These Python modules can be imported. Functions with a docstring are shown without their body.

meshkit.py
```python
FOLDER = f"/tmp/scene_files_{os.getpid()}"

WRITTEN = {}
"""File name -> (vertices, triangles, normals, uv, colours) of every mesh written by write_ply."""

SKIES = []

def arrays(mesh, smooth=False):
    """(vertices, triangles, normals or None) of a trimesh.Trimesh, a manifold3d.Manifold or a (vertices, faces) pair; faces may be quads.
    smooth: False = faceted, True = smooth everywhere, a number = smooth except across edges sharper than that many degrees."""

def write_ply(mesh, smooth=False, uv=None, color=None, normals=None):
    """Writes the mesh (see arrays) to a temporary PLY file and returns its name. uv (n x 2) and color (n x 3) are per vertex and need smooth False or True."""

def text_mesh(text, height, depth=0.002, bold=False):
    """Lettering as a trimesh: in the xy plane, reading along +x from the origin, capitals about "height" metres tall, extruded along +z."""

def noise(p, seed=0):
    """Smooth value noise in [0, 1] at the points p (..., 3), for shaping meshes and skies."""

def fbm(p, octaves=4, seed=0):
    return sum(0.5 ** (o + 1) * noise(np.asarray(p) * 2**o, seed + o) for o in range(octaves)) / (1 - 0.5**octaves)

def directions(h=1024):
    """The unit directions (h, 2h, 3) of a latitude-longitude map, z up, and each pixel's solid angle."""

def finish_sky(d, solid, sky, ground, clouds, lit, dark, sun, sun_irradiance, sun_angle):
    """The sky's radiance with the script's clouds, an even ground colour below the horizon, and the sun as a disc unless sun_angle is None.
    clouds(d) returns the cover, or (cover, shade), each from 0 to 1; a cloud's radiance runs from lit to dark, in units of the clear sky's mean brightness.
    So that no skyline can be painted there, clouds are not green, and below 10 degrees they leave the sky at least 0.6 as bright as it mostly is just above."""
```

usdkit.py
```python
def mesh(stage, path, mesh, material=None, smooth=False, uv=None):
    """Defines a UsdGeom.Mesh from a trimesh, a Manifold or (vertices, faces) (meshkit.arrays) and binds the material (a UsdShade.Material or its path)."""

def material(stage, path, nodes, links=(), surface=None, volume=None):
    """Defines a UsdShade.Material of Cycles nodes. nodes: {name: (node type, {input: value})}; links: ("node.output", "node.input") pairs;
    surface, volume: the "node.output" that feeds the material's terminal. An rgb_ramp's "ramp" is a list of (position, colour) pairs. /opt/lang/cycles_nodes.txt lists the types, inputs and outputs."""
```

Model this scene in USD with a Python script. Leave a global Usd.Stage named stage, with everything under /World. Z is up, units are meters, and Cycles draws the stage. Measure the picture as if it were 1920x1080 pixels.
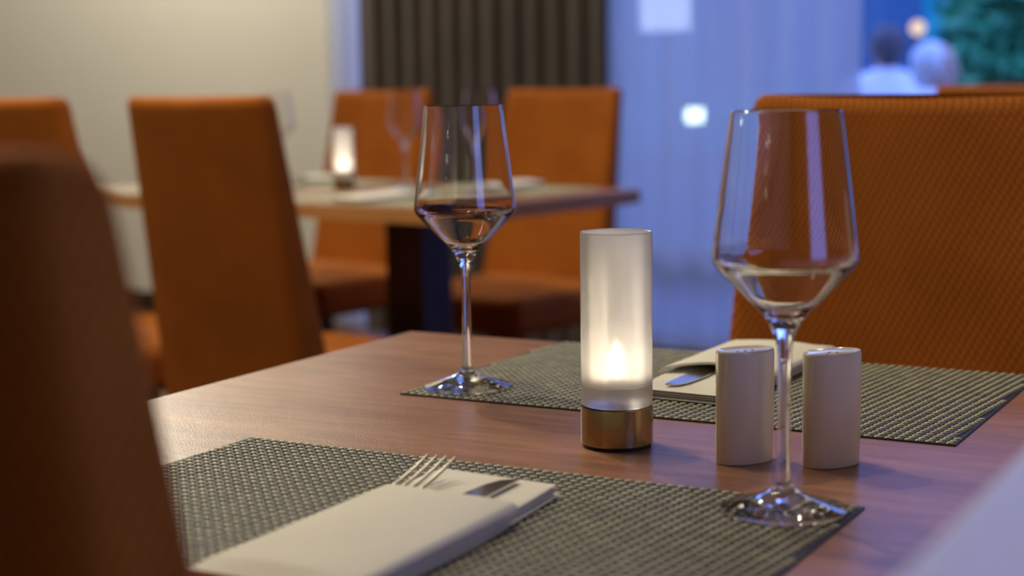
import math, random
import numpy as np, trimesh, manifold3d as m3
from shapely.geometry import Polygon, box as sbox
from pxr import Usd, UsdGeom, UsdLux, UsdShade, Gf, Sdf
import usdkit, meshkit

random.seed(7); rng = np.random.default_rng(7)
stage = Usd.Stage.CreateInMemory()
UsdGeom.SetStageUpAxis(stage, 'Z'); UsdGeom.SetStageMetersPerUnit(stage, 1.0)
UsdGeom.Xform.Define(stage, '/World'); UsdGeom.Scope.Define(stage, '/World/Looks')
PI = math.pi

# ------------------------------------------------------------------ camera
FPX, EYE, PITCH, ROLL = 3063.1, 0.2520, 0.12531, -0.01323
TZ = 0.74                                   # table top height
cam = UsdGeom.Camera.Define(stage, '/World/camera')
cp, sp, cr, sr = math.cos(PITCH), math.sin(PITCH), math.cos(ROLL), math.sin(ROLL)
fwd, up0, rt0 = np.array([0, cp, -sp]), np.array([0, sp, cp]), np.array([1., 0, 0])
rt, up = cr * rt0 + sr * up0, -sr * rt0 + cr * up0
M = Gf.Matrix4d(*rt, 0, *up, 0, *(-fwd), 0, 0, 0, EYE + TZ, 1)
cam.AddTransformOp().Set(M)
cam.CreateHorizontalApertureAttr(36.0); cam.CreateVerticalApertureAttr(20.25)
cam.CreateFocalLengthAttr(36.0 * FPX / 1920)
cam.CreateClippingRangeAttr(Gf.Vec2f(0.03, 300))
cam.CreateFStopAttr(4.6); cam.CreateFocusDistanceAttr(1.17)
cam.CreateExposureAttr(0.3)

# ------------------------------------------------------------------ frames: u runs along our table's back edge, w away from the camera
TH = -0.4985
U, W = np.array([math.cos(TH), math.sin(TH)]), np.array([-math.sin(TH), math.cos(TH)])
def xy(u, w): return u * U + w * W
RZ = trimesh.transformations.rotation_matrix(TH, [0, 0, 1])

# ------------------------------------------------------------------ light
dome = UsdLux.DomeLight.Define(stage, '/World/dusk_sky')
dome.CreateColorAttr(Gf.Vec3f(0.17, 0.28, 0.94)); dome.CreateIntensityAttr(1.22)
def spot(name, u, w, z, r, power, color=(1, .80, .50), cone=None):
    l = UsdLux.DiskLight.Define(stage, '/World/' + name)
    p = xy(u, w)
    l.AddTranslateOp().Set(Gf.Vec3d(p[0], p[1], z))
    l.CreateRadiusAttr(r); l.CreateIntensityAttr(power / (PI * r * r)); l.CreateColorAttr(Gf.Vec3f(*color))
    if cone:
        s = UsdLux.ShapingAPI.Apply(l.GetPrim()); s.CreateShapingConeAngleAttr(cone); s.CreateShapingConeSoftnessAttr(.6)
WARM = (1, .87, .66)
CEIL = 2.95
for k, (u, w, pw) in enumerate([(-1.9, 1.9, 6.2), (-3.6, 1.8, 5.0), (-1.05, 1.25, 2.2), (-2.6, 1.1, 2.2)]):
    spot(f'downlight_{k}', u, w, CEIL - .03, .06, pw, WARM)
for k, (u, w, pw) in enumerate([(-4.45, 4.85, 16.0), (-6.9, 4.75, 3.5)]):
    spot(f'wall_washer_{k}', u, w, CEIL - .03, .06, pw, (1, .93, .76))
for k in range(16):
    spot(f'halogen_{k}', -.75 - 1.25 * (k % 4), .95 + 1.05 * (k // 4), CEIL - .03, .032, .45, (1, .90, .70))
for k in range(6):
    spot(f'far_downlight_{k}', -1.9 - .35 * k, -4.6 - 1.25 * k, CEIL - .03, .09, 1.5, (1, .90, .72))

# ------------------------------------------------------------------ writing helpers
used = {}
def numbered(path):
    n = used.get(path, 0); used[path] = n + 1
    return path if n == 0 else f'{path}_{n:03d}'
def setkeys(p, label=None, cat=None, group=None, kind=None):
    for k, v in (('label', label), ('category', cat), ('group', group), ('kind', kind)):
        if v: p.SetCustomDataByKey(k, v)
def thing(name, label, cat, loc=(0, 0, 0), rot=0.0, group=None, kind=None):
    x = UsdGeom.Xform.Define(stage, numbered('/World/' + name))
    x.AddTranslateOp().Set(Gf.Vec3d(*map(float, loc))); x.AddRotateZOp().Set(math.degrees(rot))
    setkeys(x.GetPrim(), label, cat, group, kind)
    return x.GetPrim()
def obj(name, mesh, mat, parent=None, smooth=35, label=None, kind=None):
    base = str(parent.GetPath()) if parent is not None else '/World'
    m = usdkit.mesh(stage, numbered(base + '/' + name), mesh, LK[mat], smooth)
    setkeys(m.GetPrim(), label=label, kind=kind)
    return m.GetPrim()
def struct(name, mesh, mat, smooth=False):
    p = obj(name, mesh, mat, None, smooth); setkeys(p, kind='structure'); return p
def dup(src, loc, rot, label, group=None):
    d = src.GetCustomData()
    base = src.GetName()
    while base[-4:-3] == '_' and base[-3:].isdigit(): base = base[:-4]
    r = UsdGeom.Xform.Define(stage, numbered('/World/' + base))
    p = r.GetPrim()
    p.GetReferences().AddInternalReference(src.GetPath())
    for op, v in zip(UsdGeom.Xformable(p).GetOrderedXformOps(), (Gf.Vec3d(*map(float, loc)), math.degrees(rot))): op.Set(v)
    setkeys(p, label, d['category'], group or d.get('group'))
    p.SetInstanceable(True)
    return p

# ------------------------------------------------------------------ mesh helpers
def cat(ms): return trimesh.util.concatenate(ms)
def bx(x0, x1, y0, y1, z0, z1):
    b = trimesh.creation.box((x1 - x0, y1 - y0, z1 - z0)); b.apply_translation(((x0 + x1) / 2, (y0 + y1) / 2, (z0 + z1) / 2)); return b
def mesh_of(man):
    m = man.to_mesh(); return trimesh.Trimesh(m.vert_properties[:, :3], m.tri_verts, process=True)
def rbx(x0, x1, y0, y1, z0, z1, r=.003, n=12):
    """box with rounded edges"""
    pts = [m3.Manifold.sphere(r, n).translate((x, y, z)) for x in (x0 + r, x1 - r) for y in (y0 + r, y1 - r) for z in (z0 + r, z1 - r)]
    return mesh_of(m3.Manifold.batch_hull(pts))
def uwmesh(m): m = m.copy(); m.apply_transform(RZ); return m
def ubx(u0, u1, w0, w1, z0, z1): return uwmesh(bx(u0, u1, w0, w1, z0, z1))
def lathe(profile, n=96):
    p = np.asarray(profile, float); a = np.arange(n) * 2 * PI / n
    v, idx = [], []
    for r, z in p:
        if r < 1e-7: idx.append([len(v)] * n); v.append((0, 0, z))
        else: idx.append(list(range(len(v), len(v) + n))); v += [(r * math.cos(t), r * math.sin(t), z) for t in a]
    f = []
    for i in range(len(p) - 1):
        A, B = idx[i], idx[i + 1]
        for k in range(n):
            k2 = (k + 1) % n
            for t in ((A[k], A[k2], B[k2]), (A[k], B[k2], B[k])):
                if len(set(t)) == 3: f.append(t)
    return trimesh.Trimesh(np.array(v), np.array(f), process=False)
def smooth_curve(pts, n=8, keep=None):
    """Catmull-Rom through pts"""
    p = np.array(pts, float); out = []
    q = np.vstack([2 * p[0] - p[1], p, 2 * p[-1] - p[-2]])
    for i in range(1, len(q) - 2):
        for t in np.linspace(0, 1, n, endpoint=False):
            a, b, c, d = q[i - 1], q[i], q[i + 1], q[i + 2]
            out.append(.5 * ((2 * b) + (-a + c) * t + (2 * a - 5 * b + 4 * c - d) * t * t + (-a + 3 * b - 3 * c + d) * t ** 3))
    out.append(p[-1]); return np.array(out)
def grid_slab(X, Y, ZT, ZB):
    """closed slab between two height grids (n x m arrays)"""
    n, m = X.shape
    vt = np.stack([X, Y, ZT], -1).reshape(-1, 3); vb = np.stack([X, Y, ZB], -1).reshape(-1, 3)
    I = np.arange(n * m).reshape(n, m); f = []
    a, b, c, d = I[:-1, :-1].ravel(), I[1:, :-1].ravel(), I[1:, 1:].ravel(), I[:-1, 1:].ravel()
    f += [np.stack([a, b, c], 1), np.stack([a, c, d], 1), np.stack([a, c, b], 1) + n * m, np.stack([a, d, c], 1) + n * m]
    ring = np.concatenate([I[:, 0], I[-1, 1:], I[-2::-1, -1], I[0, -2:0:-1]])
    r2 = np.roll(ring, -1)
    f += [np.stack([ring, ring + n * m, r2 + n * m], 1), np.stack([ring, r2 + n * m, r2], 1)]
    t = trimesh.Trimesh(np.vstack([vt, vb]), np.vstack(f), process=False); t.fix_normals(); return t
def sweep(path, radii, n=10, flat=1.0):
    """tube along path (k x 3), radius per point; flat squeezes it in z"""
    p = np.array(path, float); k = len(p); r = np.broadcast_to(radii, k)
    v = []
    for i in range(k):
        t = p[min(i + 1, k - 1)] - p[max(i - 1, 0)]; t /= np.linalg.norm(t)
        ref = np.array([0, 0, 1.]) if abs(t[2]) < .9 else np.array([1., 0, 0])
        s = np.cross(t, ref); s /= np.linalg.norm(s); q = np.cross(s, t)
        for a in np.arange(n) * 2 * PI / n: v.append(p[i] + r[i] * (math.cos(a) * s + flat * math.sin(a) * q))
    f = []
    for i in range(k - 1):
        for j in range(n):
            j2 = (j + 1) % n; A, B = i * n, (i + 1) * n
            f += [(A + j, A + j2, B + j2), (A + j, B + j2, B + j)]
    v += [p[0], p[-1]]; e = len(v) - 2
    for j in range(n):
        j2 = (j + 1) % n
        f += [(e, j2, j), (e + 1, (k - 1) * n + j, (k - 1) * n + j2)]
    t = trimesh.Trimesh(np.array(v), np.array(f), process=False); t.fix_normals(); return t
def prism(poly, z0, z1):
    e = trimesh.creation.extrude_polygon(poly, z1 - z0, engine='earcut'); e.apply_translation((0, 0, z0)); return e

# ------------------------------------------------------------------ materials
LK = {}
def mk(name, nodes, links=(), surface='p.BSDF'):
    LK[name] = usdkit.material(stage, '/World/Looks/' + name, nodes, links, surface=surface)
def plain(name, col, rough=.5, **kw):
    """principled with a little tone variation and fine relief"""
    var, sc, bump, bsc = kw.pop('var', .06), kw.pop('scale', 6.), kw.pop('bump', 0), kw.pop('bscale', 400.)
    c = np.array(col, float)
    nodes = {'tc': ('texture_coordinate', {}), 'n': ('noise_texture', {'scale': sc, 'detail': 4.}),
             'r': ('rgb_ramp', {'ramp': [(.25, tuple(c * (1 - var))), (.75, tuple(np.minimum(c * (1 + var), 1)))]}),
             'p': ('principled_bsdf', {'roughness': rough, **kw})}
    links = [('tc.object', 'n.vector'), ('n.fac', 'r.fac'), ('r.color', 'p.base_color')]
    if bump:
        nodes |= {'n2': ('noise_texture', {'scale': bsc, 'detail': 2.}), 'b': ('bump', {'strength': bump, 'distance': .001})}
        links += [('tc.object', 'n2.vector'), ('n2.fac', 'b.height'), ('b.normal', 'p.normal')]
    mk(name, nodes, links)

plain('plaster', (.62, .59, .52), .9, var=.035, scale=1.2)
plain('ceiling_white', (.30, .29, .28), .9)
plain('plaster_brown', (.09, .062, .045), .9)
plain('white_paint', (.80, .80, .80), .45, var=.02)
plain('sill_blue_lit', (.60, .62, .97), .5, var=.02)  # white sill tinted lavender: the blue window light is in the colour
plain('frame_paint', (.55, .56, .60), .4, var=.03)
# wood of the table tops: red-brown cherry with long grain along u
def wood(name, c0, c1, rough, rot=0.0, sp_=0.5, bump=.12, coat=0.):
    mk(name, {'tc': ('texture_coordinate', {}), 'mp': ('mapping', {'scale': (10., 75., 30.), 'rotation': (0, 0, rot)}),
              'n': ('noise_texture', {'scale': 1.0, 'detail': 7., 'roughness': .62, 'distortion': .6}),
              'mp2': ('mapping', {'scale': (1.6, 9., 9.), 'rotation': (0, 0, rot)}), 'nb': ('noise_texture', {'scale': 1.0, 'detail': 3., 'distortion': .8}),
              'mx': ('mix', {'fac': .45}),
              'r': ('rgb_ramp', {'ramp': [(.30, c0), (.50, tuple((np.array(c0) + np.array(c1)) / 2)), (.68, c1)]}),
              'fine': ('noise_texture', {'scale': 750., 'detail': 1.}), 'b': ('bump', {'strength': bump, 'distance': .0006}),
              'p': ('principled_bsdf', {'roughness': rough, 'specular_ior_level': sp_, 'coat_weight': coat, 'coat_roughness': .12})},
       [('tc.object', 'mp.vector'), ('mp.vector', 'n.vector'), ('tc.object', 'mp2.vector'), ('mp2.vector', 'nb.vector'), ('n.color', 'mx.color1'), ('nb.color', 'mx.color2'),
        ('mx.color', 'r.fac'), ('r.color', 'p.base_color'), ('tc.object', 'fine.vector'), ('fine.fac', 'b.height'), ('b.normal', 'p.normal')])
wood('cherry_top', (.16, .054, .027), (.60, .30, .17), .29, sp_=.85, bump=.35)
wood('cherry_edge_lit', (.42, .20, .065), (.58, .31, .11), .35)  # lightened wood colour stands in for light falling on the table edge
wood('dark_wood', (.020, .011, .008), (.055, .028, .018), .35)
wood('floor_wood', (.060, .022, .010), (.15, .062, .026), .28)
# upholstery: orange weave with a lattice of small raised dots
def fabric(name, base, dot):
    mk(name, {'tc': ('texture_coordinate', {}), 'sx': ('separate_xyz', {}), 'ad': ('math', {'math_type': 'add'}), 'cx': ('combine_xyz', {}), 'zs': ('math', {'math_type': 'multiply', 'value2': .72}),
              'mp': ('mapping', {'rotation': (0, 0, PI / 4), 'scale': (165., 165., 165.)}),
              'v': ('voronoi_texture', {'dimensions': '2D', 'scale': 1., 'randomness': 0.05}),
              'r': ('rgb_ramp', {'ramp': [(.0, dot), (.24, dot), (.42, base), (1., base)]}),
              'n': ('noise_texture', {'scale': 9., 'detail': 5.}), 'rn': ('rgb_ramp', {'ramp': [(.25, (.82, .80, .78)), (.75, (1.12, 1.14, 1.16))]}),
              'm': ('mix', {'mix_type': 'multiply', 'fac': 1.}),
              'inv': ('invert', {'fac': 1.}), 'b': ('bump', {'strength': .5, 'distance': .0012}),
              'p': ('principled_bsdf', {'roughness': .85, 'sheen_weight': .05, 'sheen_roughness': .5, 'sheen_tint': (1., .6, .3), 'specular_ior_level': .15})},
       [('tc.object', 'sx.vector'), ('sx.x', 'ad.value1'), ('sx.y', 'ad.value2'), ('ad.value', 'cx.x'), ('sx.z', 'zs.value1'), ('zs.value', 'cx.y'), ('cx.vector', 'mp.vector'), ('mp.vector', 'v.vector'),
        ('v.distance', 'r.fac'), ('tc.object', 'n.vector'), ('n.fac', 'rn.fac'), ('r.color', 'm.color1'), ('rn.color', 'm.color2'), ('m.color', 'p.base_color'),
        ('v.distance', 'inv.color'), ('inv.color', 'b.height'), ('b.normal', 'p.normal')])
fabric('orange_fabric', (.36, .083, .006), (.54, .19, .025))
plain('weave_olive', (.50, .47, .28), .34, var=.25, scale=60.)
plain('weave_navy', (.016, .018, .032), .4)
plain('mat_base', (.012, .012, .018), .5)
plain('napkin_cream', (.86, .82, .68), .85, var=.03, scale=30., bump=.15, bscale=700.)
plain('porcelain', (.78, .70, .54), .12, var=.02, coat_weight=.5, coat_roughness=.05)
plain('hole_dark', (.02, .02, .02), .6)
plain('steel_satin', (.62, .57, .48), .38, metallic=1., var=.03)
plain('steel', (.72, .68, .62), .16, metallic=1., var=.03)
mk('brushed_bronze', {'tc': ('texture_coordinate', {}), 'mp': ('mapping', {'scale': (20., 20., 5000.)}), 'n': ('noise_texture', {'scale': 1., 'detail': 3.}),
    'r': ('rgb_ramp', {'ramp': [(.3, (.34, .26, .15)), (.7, (.40, .31, .18))]}), 'b': ('bump', {'strength': .05, 'distance': .0002}),
    'tg': ('tangent', {'direction_type': 'radial', 'axis': 'z'}),
    'p': ('principled_bsdf', {'metallic': 1., 'roughness': .17, 'anisotropic': .0})},
   [('tc.object', 'mp.vector'), ('mp.vector', 'n.vector'), ('n.fac', 'r.fac'), ('r.color', 'p.base_color'), ('n.fac', 'b.height'), ('b.normal', 'p.normal'), ('tg.tangent', 'p.tangent')])
plain('black_rubber', (.015, .014, .013), .6)
mk('clear_glass', {'g': ('principled_bsdf', {'base_color': (1., 1., 1.), 'roughness': 0., 'ior': 1.5, 'transmission_weight': 1.})}, [], 'g.BSDF')
mk('foot_glass', {'g': ('glass_bsdf', {'color': (1., 1., 1.), 'roughness': 0., 'IOR': 1.5}), 't': ('transparent_bsdf', {'color': (1., 1., 1.)}), 'm': ('mix_closure', {'fac': .12})},
   [('g.BSDF', 'm.closure1'), ('t.BSDF', 'm.closure2')], 'm.closure')
# frosted glass tube: light scatters through it, a little of the flame shows through
mk('frosted_glass', {'tl': ('translucent_bsdf', {'color': (.96, .95, .93)}), 'rf': ('refraction_bsdf', {'color': (.95, .93, .90), 'roughness': .42, 'IOR': 1.22}), 'df': ('diffuse_bsdf', {'color': (.95, .94, .92)}),
    'gl': ('glossy_bsdf', {'color': (1., 1., 1.), 'roughness': .28}), 'fr': ('fresnel', {'IOR': 1.45}),
    'm1': ('mix_closure', {'fac': .60}), 'm2': ('mix_closure', {'fac': .22}), 'm3': ('mix_closure', {})},
   [('tl.BSDF', 'm1.closure1'), ('rf.BSDF', 'm1.closure2'), ('m1.closure', 'm2.closure1'), ('df.BSDF', 'm2.closure2'), ('fr.fac', 'm3.fac'), ('m2.closure', 'm3.closure1'), ('gl.BSDF', 'm3.closure2')], 'm3.closure')
mk('frosted_base', {'p': ('principled_bsdf', {'base_color': (.93, .91, .88), 'roughness': .35, 'ior': 1.4, 'transmission_weight': .75})})
plain('wax', (.85, .80, .70), .5)
mk('flame', {'e': ('emission', {'color': (1., .88, .68), 'strength': 420.})}, [], 'e.emission')
# curtains
def curtain_mat(name, col, trans, clear):
    mk(name, {'tc': ('texture_coordinate', {}), 'w': ('wave_texture', {'scale': 350., 'bands_direction': 'z'}), 'd': ('diffuse_bsdf', {'color': col}), 't': ('translucent_bsdf', {'color': col}), 'c': ('transparent_bsdf', {'color': (1., 1., 1.)}),
              'm1': ('mix_closure', {'fac': trans}), 'm2': ('mix_closure', {'fac': clear})},
       [('d.BSDF', 'm1.closure1'), ('t.BSDF', 'm1.closure2'), ('m1.closure', 'm2.closure1'), ('c.BSDF', 'm2.closure2')], 'm2.closure')
curtain_mat('sheer_cloth', (.76, .79, .86), .74, .12)
plain('dark_drape', (.085, .068, .060), .85, var=.12, scale=5.)
mk('pane_glass', {'f': ('fresnel', {'IOR': 1.45}), 't': ('transparent_bsdf', {'color': (.97, .98, .98)}), 'g': ('glossy_bsdf', {'color': (1., 1., 1.), 'roughness': 0.}), 'm': ('mix_closure', {})},
   [('f.fac', 'm.fac'), ('t.BSDF', 'm.closure1'), ('g.BSDF', 'm.closure2')], 'm.closure')
# outdoors
plain('paving', (.07, .08, .10), .8, var=.15, scale=3.)
plain('facade_blue', (.010, .30, .30), .8, var=.15, scale=.6)
plain('facade_dark', (.02, .09, .16), .6)
plain('leaf_green', (.05, .30, .12), .55, var=.5, scale=3.)
plain('leaf_teal', (.04, .36, .26), .55, var=.5, scale=3.)
plain('bark', (.06, .045, .035), .8)
plain('skin', (.50, .30, .22), .55)
plain('hair_dark', (.075, .065, .075), .7)
plain('hair_white', (.66, .67, .66), .7)
plain('shirt_white', (.82, .82, .84), .8)
plain('trousers_dark', (.04, .045, .06), .8)
plain('metal_dark', (.03, .03, .033), .4)
mk('lamp_warm', {'e': ('emission', {'color': (1., .72, .52), 'strength': 1.1}), 'tc': ('texture_coordinate', {})}, [], 'e.emission')
mk('lamp_cool', {'e': ('emission', {'color': (.80, 1., .86), 'strength': 14.})}, [], 'e.emission')
mk('lamp_box', {'e': ('emission', {'color': (.55, .66, 1.), 'strength': 4.0})}, [], 'e.emission')

# ------------------------------------------------------------------ room shell (built in u,w)
FW, LU, RU, BW = 5.57, -8.0, 0.60, -13.0       # far wall, left wall, right wall, back wall
WL = -3.81                                     # window starts here
T = .16
struct('floor', ubx(LU - T, RU + T, BW - T, FW + T, -.10, 0), 'floor_wood')
struct('ceiling', ubx(LU - T, RU + T, BW - T, FW + T, CEIL, CEIL + .12), 'ceiling_white')
struct('wall_far', cat([ubx(LU - T, WL, FW, FW + T, 0, CEIL), ubx(WL, RU + T, FW, FW + T, 2.80, CEIL)]), 'plaster')
struct('wall_left', ubx(LU - T, LU, BW, FW, 0, CEIL), 'plaster_brown')
struct('wall_back', ubx(LU - T, RU + T, BW - T, BW, 0, CEIL), 'plaster_brown')
RW0, RW1, RZ0, RZ1 = .26, .86, .87, 1.48         # unseen opening in the right wall, sized for the light it lets in
struct('wall_right', cat([ubx(RU, RU + T, BW, RW0, 0, CEIL), ubx(RU, RU + T, RW1, FW, 0, CEIL), ubx(RU, RU + T, RW0, RW1, 0, RZ0 - .03), ubx(RU, RU + T, RW0, RW1, RZ1, CEIL)]), 'plaster_brown')
struct('baseboard_far', ubx(LU, WL, FW - .016, FW, 0, .09), 'dark_wood')
win = thing('window_1', None, None, kind='structure')
mull = [WL + .03, -2.62, -.98, RU - .03]
obj('frame', cat([ubx(WL, RU, FW + .03, FW + .10, 0, .06), ubx(WL, RU, FW + .03, FW + .10, .325, .375), ubx(WL, RU, FW + .03, FW + .10, 2.74, 2.80)] + [ubx(m - .03, m + .03, FW + .03, FW + .10, .06, 2.74) for m in mull]), 'frame_paint', win, False)
for a, b in zip(mull[:-1], mull[1:]):
    obj('pane', ubx(a + .03, b - .03, FW + .06, FW + .066, .375, 2.74), 'pane_glass', win, False)
    obj('pane', ubx(a + .03, b - .03, FW + .06, FW + .066, .06, .325), 'pane_glass', win, False)
win2 = thing('window_2', None, None, kind='structure')
obj('frame', cat([ubx(RU + .04, RU + .10, RW0, RW1, RZ0 - .03, RZ0 + .03), ubx(RU + .04, RU + .10, RW0, RW1, RZ1 - .06, RZ1), ubx(RU + .04, RU + .10, RW0, RW0 + .06, RZ0, RZ1), ubx(RU + .04, RU + .10, RW1 - .06, RW1, RZ0, RZ1)]), 'frame_paint', win2, False)
obj('pane', ubx(RU + .066, RU + .072, RW0 + .06, RW1 - .06, RZ0 + .03, RZ1 - .06), 'pane_glass', win2, False)
# broad white sill beside the camera, blue window light put into its colour
sill = uwmesh(rbx(-.108, RU, -.32, 1.72, .835, .870, .008)); struct('trim_1', cat([sill, ubx(-.09, RU, -.30, 1.70, 0, .836)]), 'sill_blue_lit', 30)

# ------------------------------------------------------------------ curtains
def folds(u0, u1, w, z0, z1, period, amp, seed, thick=0, irregular=.35):
    r = np.random.default_rng(seed)
    n = max(24, int((u1 - u0) / period * 14)); s = np.linspace(0, 1, n); L = (u1 - u0)
    ph = s * L / period * 2 * PI + irregular * np.interp(s, np.linspace(0, 1, 13), np.cumsum(r.normal(0, 1.1, 13)))
    a = amp * np.interp(s, np.linspace(0, 1, 9), r.uniform(.55, 1.15, 9))
    zz = np.linspace(0, 1, 9); V = []
    for k, t in enumerate(zz):
        off = a * np.sin(ph) * (.65 + .45 * (1 - t)) + .15 * amp * np.sin(3 * s * PI + 2 * t)
        V.append(np.stack([u0 + s * L + .25 * a * np.cos(ph), w + off, np.full(n, z0 + t * (z1 - z0))], 1))
    V = np.array(V)
    def sheet(V):
        I = np.arange(V.shape[0] * n).reshape(-1, n)
        return V.reshape(-1, 3), np.vstack([np.stack([I[:-1, :-1].ravel(), I[:-1, 1:].ravel(), I[1:, 1:].ravel()], 1), np.stack([I[:-1, :-1].ravel(), I[1:, 1:].ravel(), I[1:, :-1].ravel()], 1)])
    v, f = sheet(V)
    m = trimesh.Trimesh(v, f, process=False)
    if thick:
        m2 = m.copy(); m2.apply_translation((0, thick, 0)); m2.invert(); m = cat([m, m2])
    return uwmesh(m)
c1 = thing('sheer_curtain', 'wide blue-lit sheer curtain hanging to the right of the dark drape', 'curtain', group=None)
obj('curtain_panel', folds(-2.72, -1.627, FW - .075, .012, 2.82, .15, .018, 11), 'sheer_cloth', c1, True)
obj('hem', uwmesh(bx(-2.70, -1.64, FW - .080, FW - .070, .012, .03)), 'sheer_cloth', c1, False)
struct('trim_2', uwmesh(bx(WL - .1, .50, FW - .085, FW - .060, 2.82, 2.845)), 'white_paint')
c2 = thing('sheer_curtain', 'narrow strip of blue-lit sheer curtain between the beige wall and the dark drape', 'curtain')
obj('curtain_panel', folds(-3.83, -3.42, FW - .075, .012, 2.82, .12, .016, 12), 'sheer_cloth', c2, True)
c3 = thing('drape', 'heavy dark brown pleated drape hanging behind the back table', 'drape')
obj('drape_panel', folds(-3.60, -2.53, FW - .19, .015, 2.80, .090, .017, 13, .004, .25), 'dark_drape', c3, True)
obj('drape_rail', uwmesh(bx(-3.7, -2.4, FW - .20, FW - .175, 2.80, 2.83)), 'metal_dark', c3, False)

# ------------------------------------------------------------------ tables
def table(name, label, cx, cy, rot, L, D, cols):
    """origin under the middle of the top; L along local x, D along local y"""
    t = thing(name, label, 'table', (cx, cy, 0), rot)
    e = .0016
    obj('table_top', rbx(-L / 2 + e, L / 2 - e, -D / 2 + e, D / 2 - e, TZ - .032, TZ, .0012, 12), 'cherry_top', t, 40)
    obj('lit_edge_band', cat([bx(-L / 2, L / 2, -D / 2, -D / 2 + e, TZ - .0318, TZ - .0012), bx(-L / 2, L / 2, D / 2 - e, D / 2, TZ - .0318, TZ - .0012),
                          bx(-L / 2, -L / 2 + e, -D / 2 + e, D / 2 - e, TZ - .0318, TZ - .0012), bx(L / 2 - e, L / 2, -D / 2 + e, D / 2 - e, TZ - .0318, TZ - .0012)]), 'cherry_edge_lit', t, False)  # added band, paler than the top to show its edge as lit
    for x in cols:
        obj('column', rbx(x - .055, x + .055, -.055, .055, .03, TZ - .045, .004), 'dark_wood', t, 40)
        obj('foot_plate', rbx(x - .18, x + .18, -.155, .155, .0, .03, .005), 'dark_wood', t, 40)
        obj('bracket', bx(x - .14, x + .14, -.20, .20, TZ - .046, TZ - .032), 'metal_dark', t, False)
    return t
TU0, TW1, TL, TD = -.886, 1.4075, .765, .80
c = xy(TU0 + TL / 2, TW1 - TD / 2)
table('dining_table', 'reddish brown cherry wood dining table in the foreground, set for two', c[0], c[1], TH, TL, TD, [0])
T2N, T2R, T2L, T2D = np.array([-.1258, 3.259]), math.radians(52.3), 1.30, .70
v1 = np.array([math.cos(T2R), math.sin(T2R)]); v2 = np.array([-v1[1], v1[0]])
def t2(a, b): return T2N + a * v1 + b * v2          # a: away from the camera, b: to the left along the table
c = t2(T2D / 2, T2L / 2)
table('dining_table', 'longer cherry wood dining table set for four in the blurred background', c[0], c[1], T2R - PI / 2, T2L, T2D, [.267, -.267])

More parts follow.
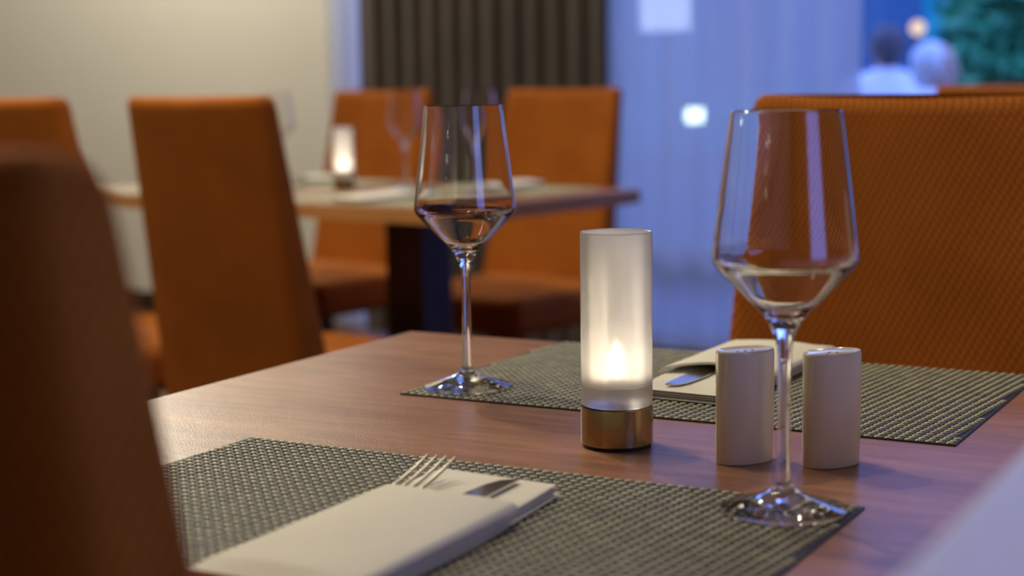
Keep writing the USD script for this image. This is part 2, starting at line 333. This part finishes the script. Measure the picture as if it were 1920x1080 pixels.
# ------------------------------------------------------------------ placemats
ML, MD = .450, .291
def stitches(kind):
    """raised cushions of the weave: olive floats on a lattice, lower navy crossings between them"""
    nu, nw = 62, 39
    pu, pw = ML / nu, MD / nw
    rings, K = [(1.0, 0.0), (.88, .60), (.55, .92)], 12
    lx, ly, hz = (.0027, .0022, .00125) if kind == 'olive' else (.0016, .0019, .0007)
    base = [(lx * s * math.cos(a), ly * s * math.sin(a) + .25 * lx * s * math.cos(a), hz * h) for s, h in rings for a in np.arange(K) * 2 * PI / K]
    base = np.array(base + [(0, 0, hz)])
    f = []
    for r in range(2):
        for k in range(K):
            k2 = (k + 1) % K; A, B = r * K, (r + 1) * K
            f += [(A + k, A + k2, B + k2), (A + k, B + k2, B + k)]
    f += [(2 * K + k, 2 * K + (k + 1) % K, 3 * K) for k in range(K)]
    f = np.array(f)
    V, F = [], []
    r = np.random.default_rng(3)
    for j in range(nw):
        for i in range(nu):
            for du, dw in ([(0, 0)] if kind == 'olive' else [(.5, .5), (.5, 0), (0, .5)]):
                x = ((i + du + .10 * j) % nu) * pu + .0028
                y = (j + dw + .5) * pw + (MD - nw * pw) / 2
                if x > ML - .0028 or y > MD - .0028: continue
                b = base * (r.uniform(.92, 1.06), r.uniform(.92, 1.06), r.uniform(.85, 1.1)) + (x - ML / 2, y - MD / 2, .0010)
                F.append(f + len(V) * len(base)); V.append(b)
    return trimesh.Trimesh(np.vstack(V), np.vstack(F), process=False)
mat0 = thing('placemat', 'woven olive and navy placemat under the front wine glass, nearest the camera', 'placemat', (*xy(-.7175 + ML / 2, .9225 - MD / 2), TZ), TH, 'woven placemats')
obj('backing', bx(-ML / 2, ML / 2, -MD / 2, MD / 2, .0, .0011), 'mat_base', mat0, False)
obj('weft_strands', stitches('olive'), 'weave_olive', mat0, True, kind='stuff')
obj('warp_strands', stitches('navy'), 'weave_navy', mat0, True, kind='stuff')
MT = .0021
dup(mat0, (*xy(-.709 + ML / 2, 1.109 + MD / 2), TZ), TH, 'woven placemat at the far edge of the front table, under the left foreground glass', 'woven placemats')

# ------------------------------------------------------------------ wine glass
def glass_meshes():
    foot = [(0, .0008), (.030, .0), (.0345, .0), (.0363, .0006), (.0367, .0013)]
    out_foot = smooth_curve([(.0360, .0021), (.0290, .0040), (.0200, .0068), (.0120, .0100), (.0072, .0128), (.0048, .0162), (.0043, .022)], 6)
    stem = smooth_curve([(.0043, .022), (.0038, .045), (.0036, .070), (.0040, .090), (.0052, .1005), (.0082, .1085)], 6)
    low = smooth_curve([(.0082, .1085), (.0125, .1150), (.0180, .1208), (.0290, .1322), (.0385, .1420), (.0411, .1462), (.0415, .1500), (.0404, .1600), (.0358, .1980), (.0317, .2306)], 6)
    rim = [(.03165, .2314), (.0313, .2319), (.0309, .2316)]
    inn = smooth_curve([(.0309, .2306), (.0349, .1980), (.0395, .1602), (.0405, .1502), (.0400, .1467), (.0374, .1432), (.0278, .1338), (.0165, .1222), (.0100, .1172), (.005, .1150), (0, .1145)], 6)
    return lathe(np.vstack([foot, out_foot]), 128), lathe(stem, 128), lathe(np.vstack([low, rim, inn]), 128)
g0 = thing('wine_glass', 'tall empty wine glass in the right foreground, on the corner of the near placemat', 'wine glass', (*xy(-.307, .8915), TZ + MT), TH, 'wine glasses')
# foot, stem and bowl are open where they meet, so that the glass is one solid for the light
for nm, gm, gmat in zip(('foot', 'stem', 'bowl'), glass_meshes(), ('foot_glass', 'clear_glass', 'clear_glass')):
    obj(nm, gm, gmat, g0, 30)
dup(g0, (*xy(-.6705, 1.153), TZ + MT), TH, 'tall empty wine glass left of the large candle, on the tip of the far placemat', 'wine glasses')

# ------------------------------------------------------------------ candle light
def candle(label, p, rot):
    t = thing('candle_holder', label, 'candle', p, rot, 'frosted candle holders')
    R = .0252
    obj('foot_ring', lathe([(0, 0), (R - .0015, 0), (R - .0012, .0022), (0, .0022)], 64), 'black_rubber', t, 30)
    obj('metal_base', lathe([(0, .002), (R - .0012, .002), (R - .0002, .0026), (R, .0036), (R, .0283), (R - .0004, .0290), (R - .0022, .0292), (0, .0292)], 96), 'brushed_bronze', t, 30)
    obj('glass_bottom', lathe([(0, .0293), (R - .0014, .0293), (R - .0004, .0300), (R - .0004, .0436), (0, .0436)], 96), 'frosted_base', t, 30)
    obj('frosted_tube', lathe([(R - .0004, .0438), (R - .0003, .1485), (R - .0007, .1494), (R - .0015, .1496), (R - .0021, .1490), (R - .0023, .1480), (R - .0023, .0438), (R - .0004, .0438)], 96), 'frosted_glass', t, 30)
    tl = obj('tealight', lathe([(0, .0440), (.0185, .0440), (.0188, .0500), (.0180, .0500), (.0178, .0492), (0, .0490)], 48), 'wax', t, 30)
    fl = obj('flame', lathe(smooth_curve([(0, .0500), (.0030, .0515), (.0052, .0555), (.0046, .0610), (.0024, .0670), (0, .0730)], 5), 24), 'flame', t, True)
    return t
ca = candle('large frosted glass candle holder with bronze base standing in the middle of the front table', (*xy(-.471, 1.0155), TZ), TH)

# ------------------------------------------------------------------ shakers
def shaker(label, p, rot, holes):
    t = thing('shaker', label, 'shaker', p, rot, 'oval porcelain shakers')
    a, b, H = .0212, .0130, .0755
    ang = np.arange(72) * 2 * PI / 72
    e = 2 / 2.15
    ox, oy = np.sign(np.cos(ang)) * abs(np.cos(ang)) ** e, np.sign(np.sin(ang)) * abs(np.sin(ang)) ** e
    prof = [(.90, 0), (.965, .0004), (.985, .0015), (.99, .004), (1.0, .03), (1.0, .0715), (.992, .0738), (.968, .0750), (.93, .0755), (.86, .0752), (.72, .0746), (.45, .0742), (.0, .0741)]
    v, f = [(0, 0, 0)], []
    for s, z in prof[:-1]:
        k = s if s == 1 else s
        v += [(x * (a - (1 - s) * b), y * (b * s), z) for x, y in zip(ox, oy)]
    v.append((0, 0, prof[-1][1])); n = 72
    for k in range(n):
        f.append((0, 1 + (k + 1) % n, 1 + k))
        for r in range(len(prof) - 2):
            A, B = 1 + r * n, 1 + (r + 1) * n
            f += [(A + k, A + (k + 1) % n, B + (k + 1) % n), (A + k, B + (k + 1) % n, B + k)]
        A = 1 + (len(prof) - 2) * n; f.append((A + k, A + (k + 1) % n, len(v) - 1))
    obj('body', trimesh.Trimesh(np.array(v), np.array(f), process=False), 'porcelain', t, 40)
    for x, y in holes:
        h = lathe([(0, .0736), (.0009, .0736), (.0009, .07435), (0, .07435)], 12); h.apply_translation((x, y, 0)); obj('pour_hole', h, 'hole_dark', t, False)
    return t
shaker('cream oval porcelain shaker just right of the candle, the left one of the pair', (.1533, 1.0640, TZ), math.radians(27), [(-.006, 0), (0, 0), (.006, 0)])
shaker('cream oval porcelain shaker behind the front glass stem, the right one of the pair', (.2083, 1.0510, TZ), math.radians(27), [(-.004, .0), (.004, 0), (0, .003)])

# ------------------------------------------------------------------ napkin, fork, knife; local x across, y along towards the table middle, origin at the middle of the napkin's outer end
NWd, NLn = .094, .248
def layer(x0, x1, y0, y1, z0, z1, seed, sag=.0006, skew=0.0, taper=.009):
    n, m = 25, 49
    s, t = np.meshgrid(np.linspace(0, 1, m), np.linspace(0, 1, n))
    X, Y = x0 + s * (x1 - x0 - taper * np.clip((t - .55) / .45, 0, 1)) + skew * t, y0 + t * (y1 - y0) - .006 * s * t
    r = meshkit.fbm(np.stack([X * 25, Y * 25, np.full_like(X, seed)], -1), 2, seed) - .5
    edge = np.minimum(np.minimum(s, 1 - s) * (x1 - x0), np.minimum(t, 1 - t) * (y1 - y0))
    rd = np.clip(edge / .0016, 0, 1); rd = np.sqrt(1 - (1 - rd) ** 2)
    mid, h = (z0 + z1) / 2, (z1 - z0) / 2
    return X, Y, mid + h * (.25 + .75 * rd) + sag * r, mid - h * (.25 + .75 * rd) + sag * .3 * r
def pocket_mesh(lift):
    n, m = 61, 49
    s, t = np.meshgrid(np.linspace(0, 1, m), np.linspace(0, 1, n))
    x0, x1 = -NWd / 2 - .0005, NWd / 2 + .0008
    mouth = .178 - .016 * np.sin(PI * s) + .004 * (1 - s)
    X = x0 + s * (x1 - x0); Y = -.0006 + t * mouth
    prof = np.sin(PI * s) ** .55
    bulge = prof * (.0046 + (.0030 + lift) * t ** 1.5) * np.clip(t / .10, 0, 1)
    r = meshkit.fbm(np.stack([X * 22, Y * 14, np.full_like(X, 5.)], -1), 3, 4) - .5
    ZB = .0083 + bulge + .0004 * r
    e = np.clip(np.minimum(s, 1 - s) * NWd / .0025, 0, 1)
    ZT = ZB + .0010 + .0009 * np.sqrt(1 - (1 - e) ** 2) * 1.2
    return grid_slab(X, Y, ZT, ZB)
def napkin(label, p, rot, lift=0.0):
    t = thing('napkin', label, 'napkin', p, rot, 'folded cream napkins')
    for k, (dx, dy, sk) in enumerate([(.0022, .002, 0), (-.0010, -.002, .0015), (.0016, .0, -.0015), (-.0004, .001, .0008)]):
        obj('fold', grid_slab(*layer(-NWd / 2 + dx, NWd / 2 + dx, 0, NLn + dy, .0001 + k * .0020, .0020 + k * .0020, k + 1, .0003, sk)), 'napkin_cream', t, 50)
    obj('pocket', pocket_mesh(lift), 'napkin_cream', t, 50)
    return t
def fork(label, p, rot):
    t = thing('fork', label, 'fork', p, rot, 'steel forks')
    # lies along +y from y=0 (handle end) to y=.200
    yy = np.linspace(.02, .125, 14)
    hp = Polygon([(-.0055, .004), (-.0035, 0), (.0035, 0), (.0055, .004), (.0032, .09), (.0028, .118), (-.0028, .118), (-.0032, .09)])
    obj('handle', prism(hp, .0, .0019), 'steel_satin', t, 30)
    hx = np.linspace(.117, .163, 16)
    w = np.interp(hx, [.117, .128, .140, .152, .163], [.0028, .0052, .0098, .0112, .0112])
    zc = np.interp(hx, [.117, .135, .150, .163], [.0009, .0002, .0002, .0016])
    s = np.linspace(-1, 1, 13)
    X, Y = w[:, None] * s[None, :], np.repeat(hx[:, None], 13, 1)
    Z = zc[:, None] + .0010 * s[None, :] ** 2
    obj('neck', grid_slab(X, Y, Z + .0009, Z), 'steel_satin', t, 40)
    for k in range(4):
        x = -.0096 + .0064 * k
        ys = np.linspace(.160, .205, 12)
        z = np.interp(ys, [.160, .175, .190, .205], [.0024, .0050, .0086, .0132])
        r = np.interp(ys, [.160, .195, .205], [.00145, .00125, .0006])
        obj('tine', sweep(np.stack([np.full(12, x), ys, z], 1), r, 10, .75), 'steel_satin', t, 50)
    return t
def knife(label, p, rot):
    t = thing('knife', label, 'knife', p, rot, 'steel knives')
    obj('handle', rbx(-.0045, .0045, 0, .095, .0, .0028, .0013), 'steel', t, 40)
    ys = np.linspace(.094, .218, 40); q = (ys - .094) / .124
    left = np.interp(q, [0, .08, .25, .6, .85, .96, 1], [-.0035, -.006, -.0085, -.0088, -.0062, -.0020, .006])
    right = np.interp(q, [0, .08, .25, .7, .93, 1], [.0035, .006, .0082, .0086, .0086, .0075])
    s = np.linspace(0, 1, 9)
    X = left[:, None] + (right - left)[:, None] * s[None, :]
    Y = np.repeat(ys[:, None], 9, 1)
    h = .00045 + .0006 * s[None, :] + 0 * X                    # thin cutting edge on the left, thick back on the right
    rise = np.interp(ys, [.094, .218], [.0008, .0016])[:, None]
    obj('blade', grid_slab(X, Y, rise + h, rise - .0002 + 0 * X), 'steel', t, 30)
    return t
def setting(cx, cy, rot, names, first=None, lift=0.0, zt=TZ):
    """cx, cy: middle of the napkin's outer end; the napkin runs along local +y"""
    R = np.array([[math.cos(rot), -math.sin(rot)], [math.sin(rot), math.cos(rot)]])
    at = lambda x, y: np.array([cx, cy]) + R @ np.array([x, y])
    pn, pf, pk = at(0, 0), at(-.0290, .022), at(.0165, .016)
    zn = zt + MT; zc = zn + .0083
    if first is None:
        return [napkin(names[0], (*pn, zn), rot, lift), fork(names[1], (*pf, zc), rot + .02), knife(names[2], (*pk, zc), rot + .03)]
    return [dup(first[0], (*pn, zn), rot, names[0]), dup(first[1], (*pf, zc), rot + .02, names[1]), dup(first[2], (*pk, zc), rot + .03, names[2])]
s0 = setting(*xy(-.479, .620), TH, ['cream folded pocket napkin lying on the near placemat, nearest the camera', 'steel fork with four tines sticking out of the nearest napkin', 'steel knife whose blade tip sticks out of the nearest napkin'])
setting(*xy(-.4870, 1.4135), TH + PI, ['cream folded pocket napkin on the far placemat, behind the candle and the left shaker', 'fork in the napkin behind the left shaker', 'knife blade shining blue beside the candle, in the napkin behind the left shaker'], s0)

# ------------------------------------------------------------------ the back table's settings
T2ROT = T2R - PI / 2
def mat_at(a, b, label): dup(mat0, (*t2(a, b), TZ), T2ROT, label, 'woven placemats')
mat_at(.165, .305, 'blurred woven placemat at the near right place of the back table')
mat_at(.165, .925, 'blurred woven placemat at the near left place of the back table')
mat_at(.535, .305, 'blurred woven placemat at the far right place of the back table')
mat_at(.535, .925, 'blurred woven placemat at the far left place of the back table')
n4 = ['near right', 'near left', 'far right', 'far left']
for (a, b, fl), nm in zip([(.030, .310, 0), (.030, .930, 0), (.670, .300, 1), (.670, .920, 1)], n4):
    p = t2(a, b)
    setting(p[0], p[1], T2ROT + (PI if fl else 0), [f'cream folded napkin at the {nm} place of the back table', f'fork in the napkin at the {nm} place of the back table', f'knife in the napkin at the {nm} place of the back table'], s0)
dup(g0, (*t2(.330, .180), TZ + MT), T2ROT, 'blurred wine glass seen through the left foreground glass, on the back table', 'wine glasses')
dup(g0, (*t2(.449, .505), TZ + MT), T2ROT, 'blurred wine glass on the back table in front of its far left orange chair', 'wine glasses')
dup(g0, (*t2(.330, .815), TZ + MT), T2ROT, 'blurred wine glass on the back table just right of the brown chair back', 'wine glasses')
dup(ca, (*t2(.363, .628), TZ), T2ROT, 'small blurred candle holder burning on the back table', 'frosted candle holders')

# ------------------------------------------------------------------ chairs: origin on the floor under the seat's middle, sitter looks along +y
def slab_back():
    """upholstered back: raked, tapering in width and depth, slightly hollow"""
    n, m = 41, 25
    zz = np.concatenate([np.linspace(.36, .955, n - 8), .955 + .020 * np.sin(np.linspace(.2, PI / 2, 8))])
    V = []
    for z in zz:
        q = (z - .46) / (.975 - .46)
        hw = .200 - .014 * q; yb = -.240 - .066 * q; th = .092 - .050 * q
        top = max(0, (z - .955) / .020); k = math.sqrt(max(0., 1 - top ** 2)) if top > 0 else 1.
        hw2 = hw - .012 * (1 - k); th2 = th * (.35 + .65 * k); yc = yb + th / 2
        ang = np.arange(96) * 2 * PI / 96
        ex = 2 / 12.
        x = np.sign(np.cos(ang)) * abs(np.cos(ang)) ** ex * hw2
        y = np.sign(np.sin(ang)) * abs(np.sin(ang)) ** (2 / 5.) * th2 / 2
        hollow = -.016 * (1 - (x / hw) ** 2) * np.clip(q, 0, 1)
        zs = z - .006 * (1 - (x / hw) ** 2) * np.clip((q - .8) / .2, 0, 1)
        V.append(np.stack([x, yc + y + hollow, zs], 1))
    V = np.array(V); k, n = V.shape[:2]; I = np.arange(k * n).reshape(k, n); J = np.roll(I, -1, 1)
    f = np.vstack([np.stack([I[:-1].ravel(), J[:-1].ravel(), J[1:].ravel()], 1), np.stack([I[:-1].ravel(), J[1:].ravel(), I[1:].ravel()], 1)])
    v = np.vstack([V.reshape(-1, 3), V[0].mean(0), V[-1].mean(0)])
    f = np.vstack([f, np.stack([np.full(n, k * n), J[0], I[0]], 1), np.stack([np.full(n, k * n + 1), I[-1], J[-1]], 1)])
    return trimesh.Trimesh(v, f, process=False)
def make_chair(label, p, rot):
    t = thing('dining_chair', label, 'chair', p, rot, 'orange upholstered dining chairs')
    obj('backrest', slab_back(), 'orange_fabric', t, 50)
    cush = mesh_of(m3.Manifold.batch_hull([m3.Manifold.sphere(r, 20).translate((x, y, z)) for x, y, z, r in
        [(sx * .185, y, z, .03) for sx in (-1, 1) for y in (-.145, .195) for z in (.385, .43)] + [(sx * .10, y, .445, .03) for sx in (-1, 1) for y in (-.10, .13)]]))
    obj('seat', cush, 'orange_fabric', t, 50)
    for x in (-.175, .175):
        for y in (-.185, .19):
            leg = m3.Manifold.batch_hull([m3.Manifold.cube((.038, .038, .01), True).translate((x, y, .375)), m3.Manifold.cube((.028, .028, .01), True).translate((x * 1.02, y + (-.03 if y < 0 else .004), .005))])
            obj('leg', mesh_of(leg), 'dark_wood', t, False)
    return t
def by_top(cx, cy, rot):       # where the chair stands when the top of its back is centred over (cx, cy)
    d = np.array([-math.sin(rot), math.cos(rot)]); p = np.array([cx, cy]) + .298 * d
    return (p[0], p[1], 0)
rt_, rn, rf = T2ROT, TH, TH + PI
p = xy(-.523, .343)
ch = make_chair('dark, strongly blurred chair back at lower left, nearest the camera', by_top(p[0], p[1], TH), TH)
def place_chair(cx, cy, rot, label): return dup(ch, by_top(cx, cy, rot), rot, label)
p = xy(-.470, 1.815); place_chair(p[0], p[1], rf, 'large orange dot-patterned chair behind the front table, at the right')
place_chair(-.578, 3.0, T2ROT, 'brown-orange chair seen from behind, the right one before the back table')
place_chair(-1.028, 3.32, T2ROT, 'brown-orange chair seen from behind, at the left edge beside the back table')
place_chair(.159, 4.55, T2ROT + PI, 'bright orange chair facing us behind the back table, beside the wide sheer curtain')
place_chair(-.370, 4.93, T2ROT + PI, 'bright orange chair facing us behind the small candle of the back table')
p = xy(-.645, 3.32); place_chair(p[0], p[1], TH + .02, 'orange chair of which only the top edge shows above the large chair at the right')

# ------------------------------------------------------------------ outdoors: terrace, two seated people, plants, building
tp = lambda px, D: np.array([(px - 960) / FPX * D, D])
ground = ubx(-16, 14, FW + T, 40, -.14, -.02); struct('ground', ground, 'paving')
def person(label, px, D, face, headz, hair, scale=1.0):
    """seated figure; face: direction looked at (radians, world)"""
    q = tp(px, D); t = thing('person', label, 'person', (q[0], q[1], 0), face - PI / 2)
    S = lambda x, y, z, r: m3.Manifold.sphere(r, 24).translate((x, y, z))
    def bone(a, b): return m3.Manifold.batch_hull([S(*a), S(*b)])
    H = headz
    sh = H - .195
    hip, kz = .50, .50
    body = []
    pelvis = [(-.09, 0, hip, .095), (.09, 0, hip, .095)]
    chest = [(-.10, .0, sh - .12, .105), (.10, .0, sh - .12, .105)]
    body.append(m3.Manifold.batch_hull([S(*x) for x in pelvis + [(-.08, .01, hip + .18, .10), (.08, .01, hip + .18, .10)]]))
    body.append(m3.Manifold.batch_hull([S(*x) for x in chest + [(-.08, .01, hip + .18, .10), (.08, .01, hip + .18, .10)]]))
    body.append(m3.Manifold.batch_hull([S(*x) for x in chest + [(-.175, 0, sh - .02, .065), (.175, 0, sh - .02, .065), (0, -.015, sh + .05, .062)]]))
    for s in (-1, 1):
        body += [bone((s * .195, 0, sh - .03, .060), (s * .215, .06, sh - .28, .045)), bone((s * .215, .06, sh - .28, .045), (s * .13, .27, sh - .30, .032))]
        body += [bone((s * .09, 0, hip, .09), (s * .11, .40, kz, .062)), bone((s * .11, .40, kz, .060), (s * .11, .38, .10, .040)), bone((s * .11, .37, .022, .042), (s * .12, .52, .010, .030))]
        # hands: palm and five fingers resting on the thighs
    man = m3.Manifold.batch_boolean(body, m3.OpType.Add).refine_to_length(.03)
    tm = mesh_of(man); trimesh.smoothing.filter_taubin(tm, iterations=10)
    z = tm.vertices[:, 2]; y = tm.vertices[:, 1]
    fc = tm.triangles_center
    low = (fc[:, 2] < hip + .10) & ~((fc[:, 2] > sh - .36) & (abs(fc[:, 0]) > .08) & (fc[:, 1] > .0))
    up_ = tm.submesh([np.where(~low)[0]], append=True); lo_ = tm.submesh([np.where(low)[0]], append=True)
    obj('shirt', up_, 'shirt_white', t, True); obj('trousers', lo_, 'trousers_dark', t, True)
    # head with neck, face and ears as one skin
    hd = [S(0, .0, H, .088), S(0, .01, H + .03, .084), S(0, -.015, H + .02, .088), S(0, .045, H - .07, .045), S(0, .03, H - .045, .06)]
    parts = [m3.Manifold.batch_hull(hd), bone((0, -.005, sh + .02, .052), (0, .0, H - .05, .050)),
             bone((0, .094, H + .005, .010), (0, .108, H - .028, .013)), bone((-.018, .088, H - .062, .007), (.018, .088, H - .062, .007))]
    for s in (-1, 1):
        parts.append(m3.Manifold.sphere(.03, 20).scale((.35, .6, 1.)).translate((s * .088, -.005, H - .005)))
        for k in range(5):
            x0 = s * (.10 + .010 * (k - 2)); hz = sh - .30
            parts.append(bone((x0, .34, hz + .0, .0085), (x0 - s * .004, .34 + (.055, .068, .074, .068, .03)[k] * .75, hz - .012, .0075)))
        parts.append(m3.Manifold.batch_hull([S(s * .115, .27, sh - .30, .026), S(s * .08, .335, sh - .30, .014), S(s * .122, .335, sh - .30, .014)]))
    sk = mesh_of(m3.Manifold.batch_boolean(parts, m3.OpType.Add).refine_to_length(.012)); trimesh.smoothing.filter_taubin(sk, iterations=6)
    obj('skin', sk, 'skin', t, True)
    for s in (-1, 1):
        e = trimesh.creation.icosphere(2, .011); e.apply_translation((s * .032, .083, H + .005)); obj('eye', e, 'hair_dark', t, True)
    hairm = m3.Manifold.batch_hull([S(0, -.006, H + .016, .098), S(0, -.02, H + .03, .096), S(0, -.045, H - .03, .066)]) - m3.Manifold.cube((.4, .2, .3), True).translate((0, .135, H - .105)) - m3.Manifold.cube((.4, .12, .16), True).translate((0, .12, H + .0))
    hm = mesh_of(hairm.refine_to_length(.02)); trimesh.smoothing.filter_taubin(hm, iterations=4); obj('hair', hm, hair, t, True)
    # the chair that carries the figure
    c = thing('terrace_chair', 'dark metal terrace chair under the ' + label.split(' in ')[0], 'chair', (q[0], q[1], 0), face - PI / 2)
    obj('seat', rbx(-.22, .22, -.20, .24, .375, .405, .01), 'metal_dark', c, 40)
    obj('backrest', rbx(-.20, .20, -.235, -.205, .50, .76, .01), 'metal_dark', c, 40)
    for x in (-.19, .19):
        obj('back_post', bx(x - .012, x + .012, -.232, -.208, -.02, .75), 'metal_dark', c, False)
        obj('leg', bx(x - .012, x + .012, .20, .224, -.02, .376), 'metal_dark', c, False)
person('dark-haired person in a white shirt sitting outside, back to the window', 1662, 8.5, math.radians(95), 1.14, 'hair_dark')
person('white-haired person in a white shirt sitting outside, face turned to the right', 1752, 7.9, math.radians(-18), 1.036, 'hair_white')

def leaves(cx, cy, z0, z1, rad, n, size, seed):
    r = np.random.default_rng(seed)
    d = r.normal(size=(n, 3)); d /= np.linalg.norm(d, axis=1)[:, None]
    rr = r.uniform(.35, 1, n) ** .5
    lump = .75 + .35 * meshkit.noise(d * 2.2 + seed, seed)
    c = np.array([cx, cy, (z0 + z1) / 2]) + d * (rr * lump)[:, None] * np.array([rad, rad, (z1 - z0) / 2])
    a = r.normal(size=(n, 3)); a /= np.linalg.norm(a, axis=1)[:, None]; b = np.cross(a, r.normal(size=(n, 3))); b /= np.linalg.norm(b, axis=1)[:, None]
    s = size * r.uniform(.6, 1.3, n)[:, None]
    v = np.stack([c - a * s, c + b * s * .4, c + a * s, c - b * s * .4], 1).reshape(-1, 3)
    i = np.arange(n)[:, None] * 4
    return trimesh.Trimesh(v, np.vstack([i + [0, 1, 2], i + [0, 2, 3]]), process=False)
def tree(label, px, D, z0, z1, rad, n, mat, seed, size=.09):
    q = tp(px, D); t = thing('tree', label, 'tree', (q[0], q[1], 0))
    obj('trunk', sweep([(0, 0, -.05), (.03, .02, z0 * .6 + .2), (-.02, .03, z0 + .5), (.03, 0, (z0 + z1) / 2)], [.09, .075, .06, .03], 12), 'bark', t, 60)
    obj('foliage', leaves(0, 0, z0, z1, rad, n, size, seed), mat, t, False, kind='stuff')
tree('dark green leafy tree at the right edge of the window view', 1890, 9.6, .3, 3.6, .42, 4200, 'leaf_green', 1, .10)
tree('teal green tree between the people and the dark tree', 1850, 13.5, .4, 4.2, .50, 3200, 'leaf_teal', 2, .12)
tree('large tree seen beyond the terrace far to the right, outside the open curtain', 2120, 10.5, .3, 3.4, 1.0, 5000, 'leaf_green', 3, .12)
bl = thing('building', 'blue dusk-lit building facade beyond the terrace', 'building', (*xy(-2.0, 22.0), 0), TH)
obj('facade', bx(-9, 15, 0, 4, -.1, 4.9), 'facade_blue', bl, False)
for k in range(-4, 7):
    for z in (.9, 2.9):
        wf = obj('window', bx(k * 2.1 - .5, k * 2.1 + .5, -.05, .0, z, z + 1.3), 'facade_dark', bl, False)
def lamp(name, label, px, py, D, r, mat, square=False):
    q = tp(px, D); z = EYE + TZ + (152 - py) / FPX * D
    t = thing(name, label, 'lamp', (q[0], q[1], 0), TH if square else 0)
    obj('post', sweep([(0, 0, -.03), (0, 0, z - r)], [.014, .012], 12), 'metal_dark', t, 40)
    if square:
        obj('cap', rbx(-r - .006, r + .006, -r - .006, r + .006, z + r, z + r + .012, .003), 'metal_dark', t, 40)
        obj('lamp_shade', rbx(-r, r, -r, r, z - r, z + r, .006), mat, t, 40)
    else:
        s = trimesh.creation.icosphere(3, r); s.apply_translation((0, 0, z)); obj('lamp_globe', s, mat, t, True)
lamp('garden_lamp', 'warm round garden lamp glowing above the white-haired person', 1718, 62, 10.5, .045, 'lamp_warm')
lamp('garden_lantern', 'small square white lantern glowing through the sheer curtain', 1305, 218, 6.6, .029, 'lamp_cool', True)
q = tp(1250, 7.0)
sg = thing('light_box', 'pale rectangular light box showing through the top of the sheer curtain', 'light box', (q[0], q[1], 0), TH)
obj('panel', rbx(-.105, .105, -.03, .03, 1.20, 1.62, .006), 'lamp_box', sg, 40)
obj('post', bx(-.015, .015, .03, .05, -.03, 1.6), 'metal_dark', sg, False)
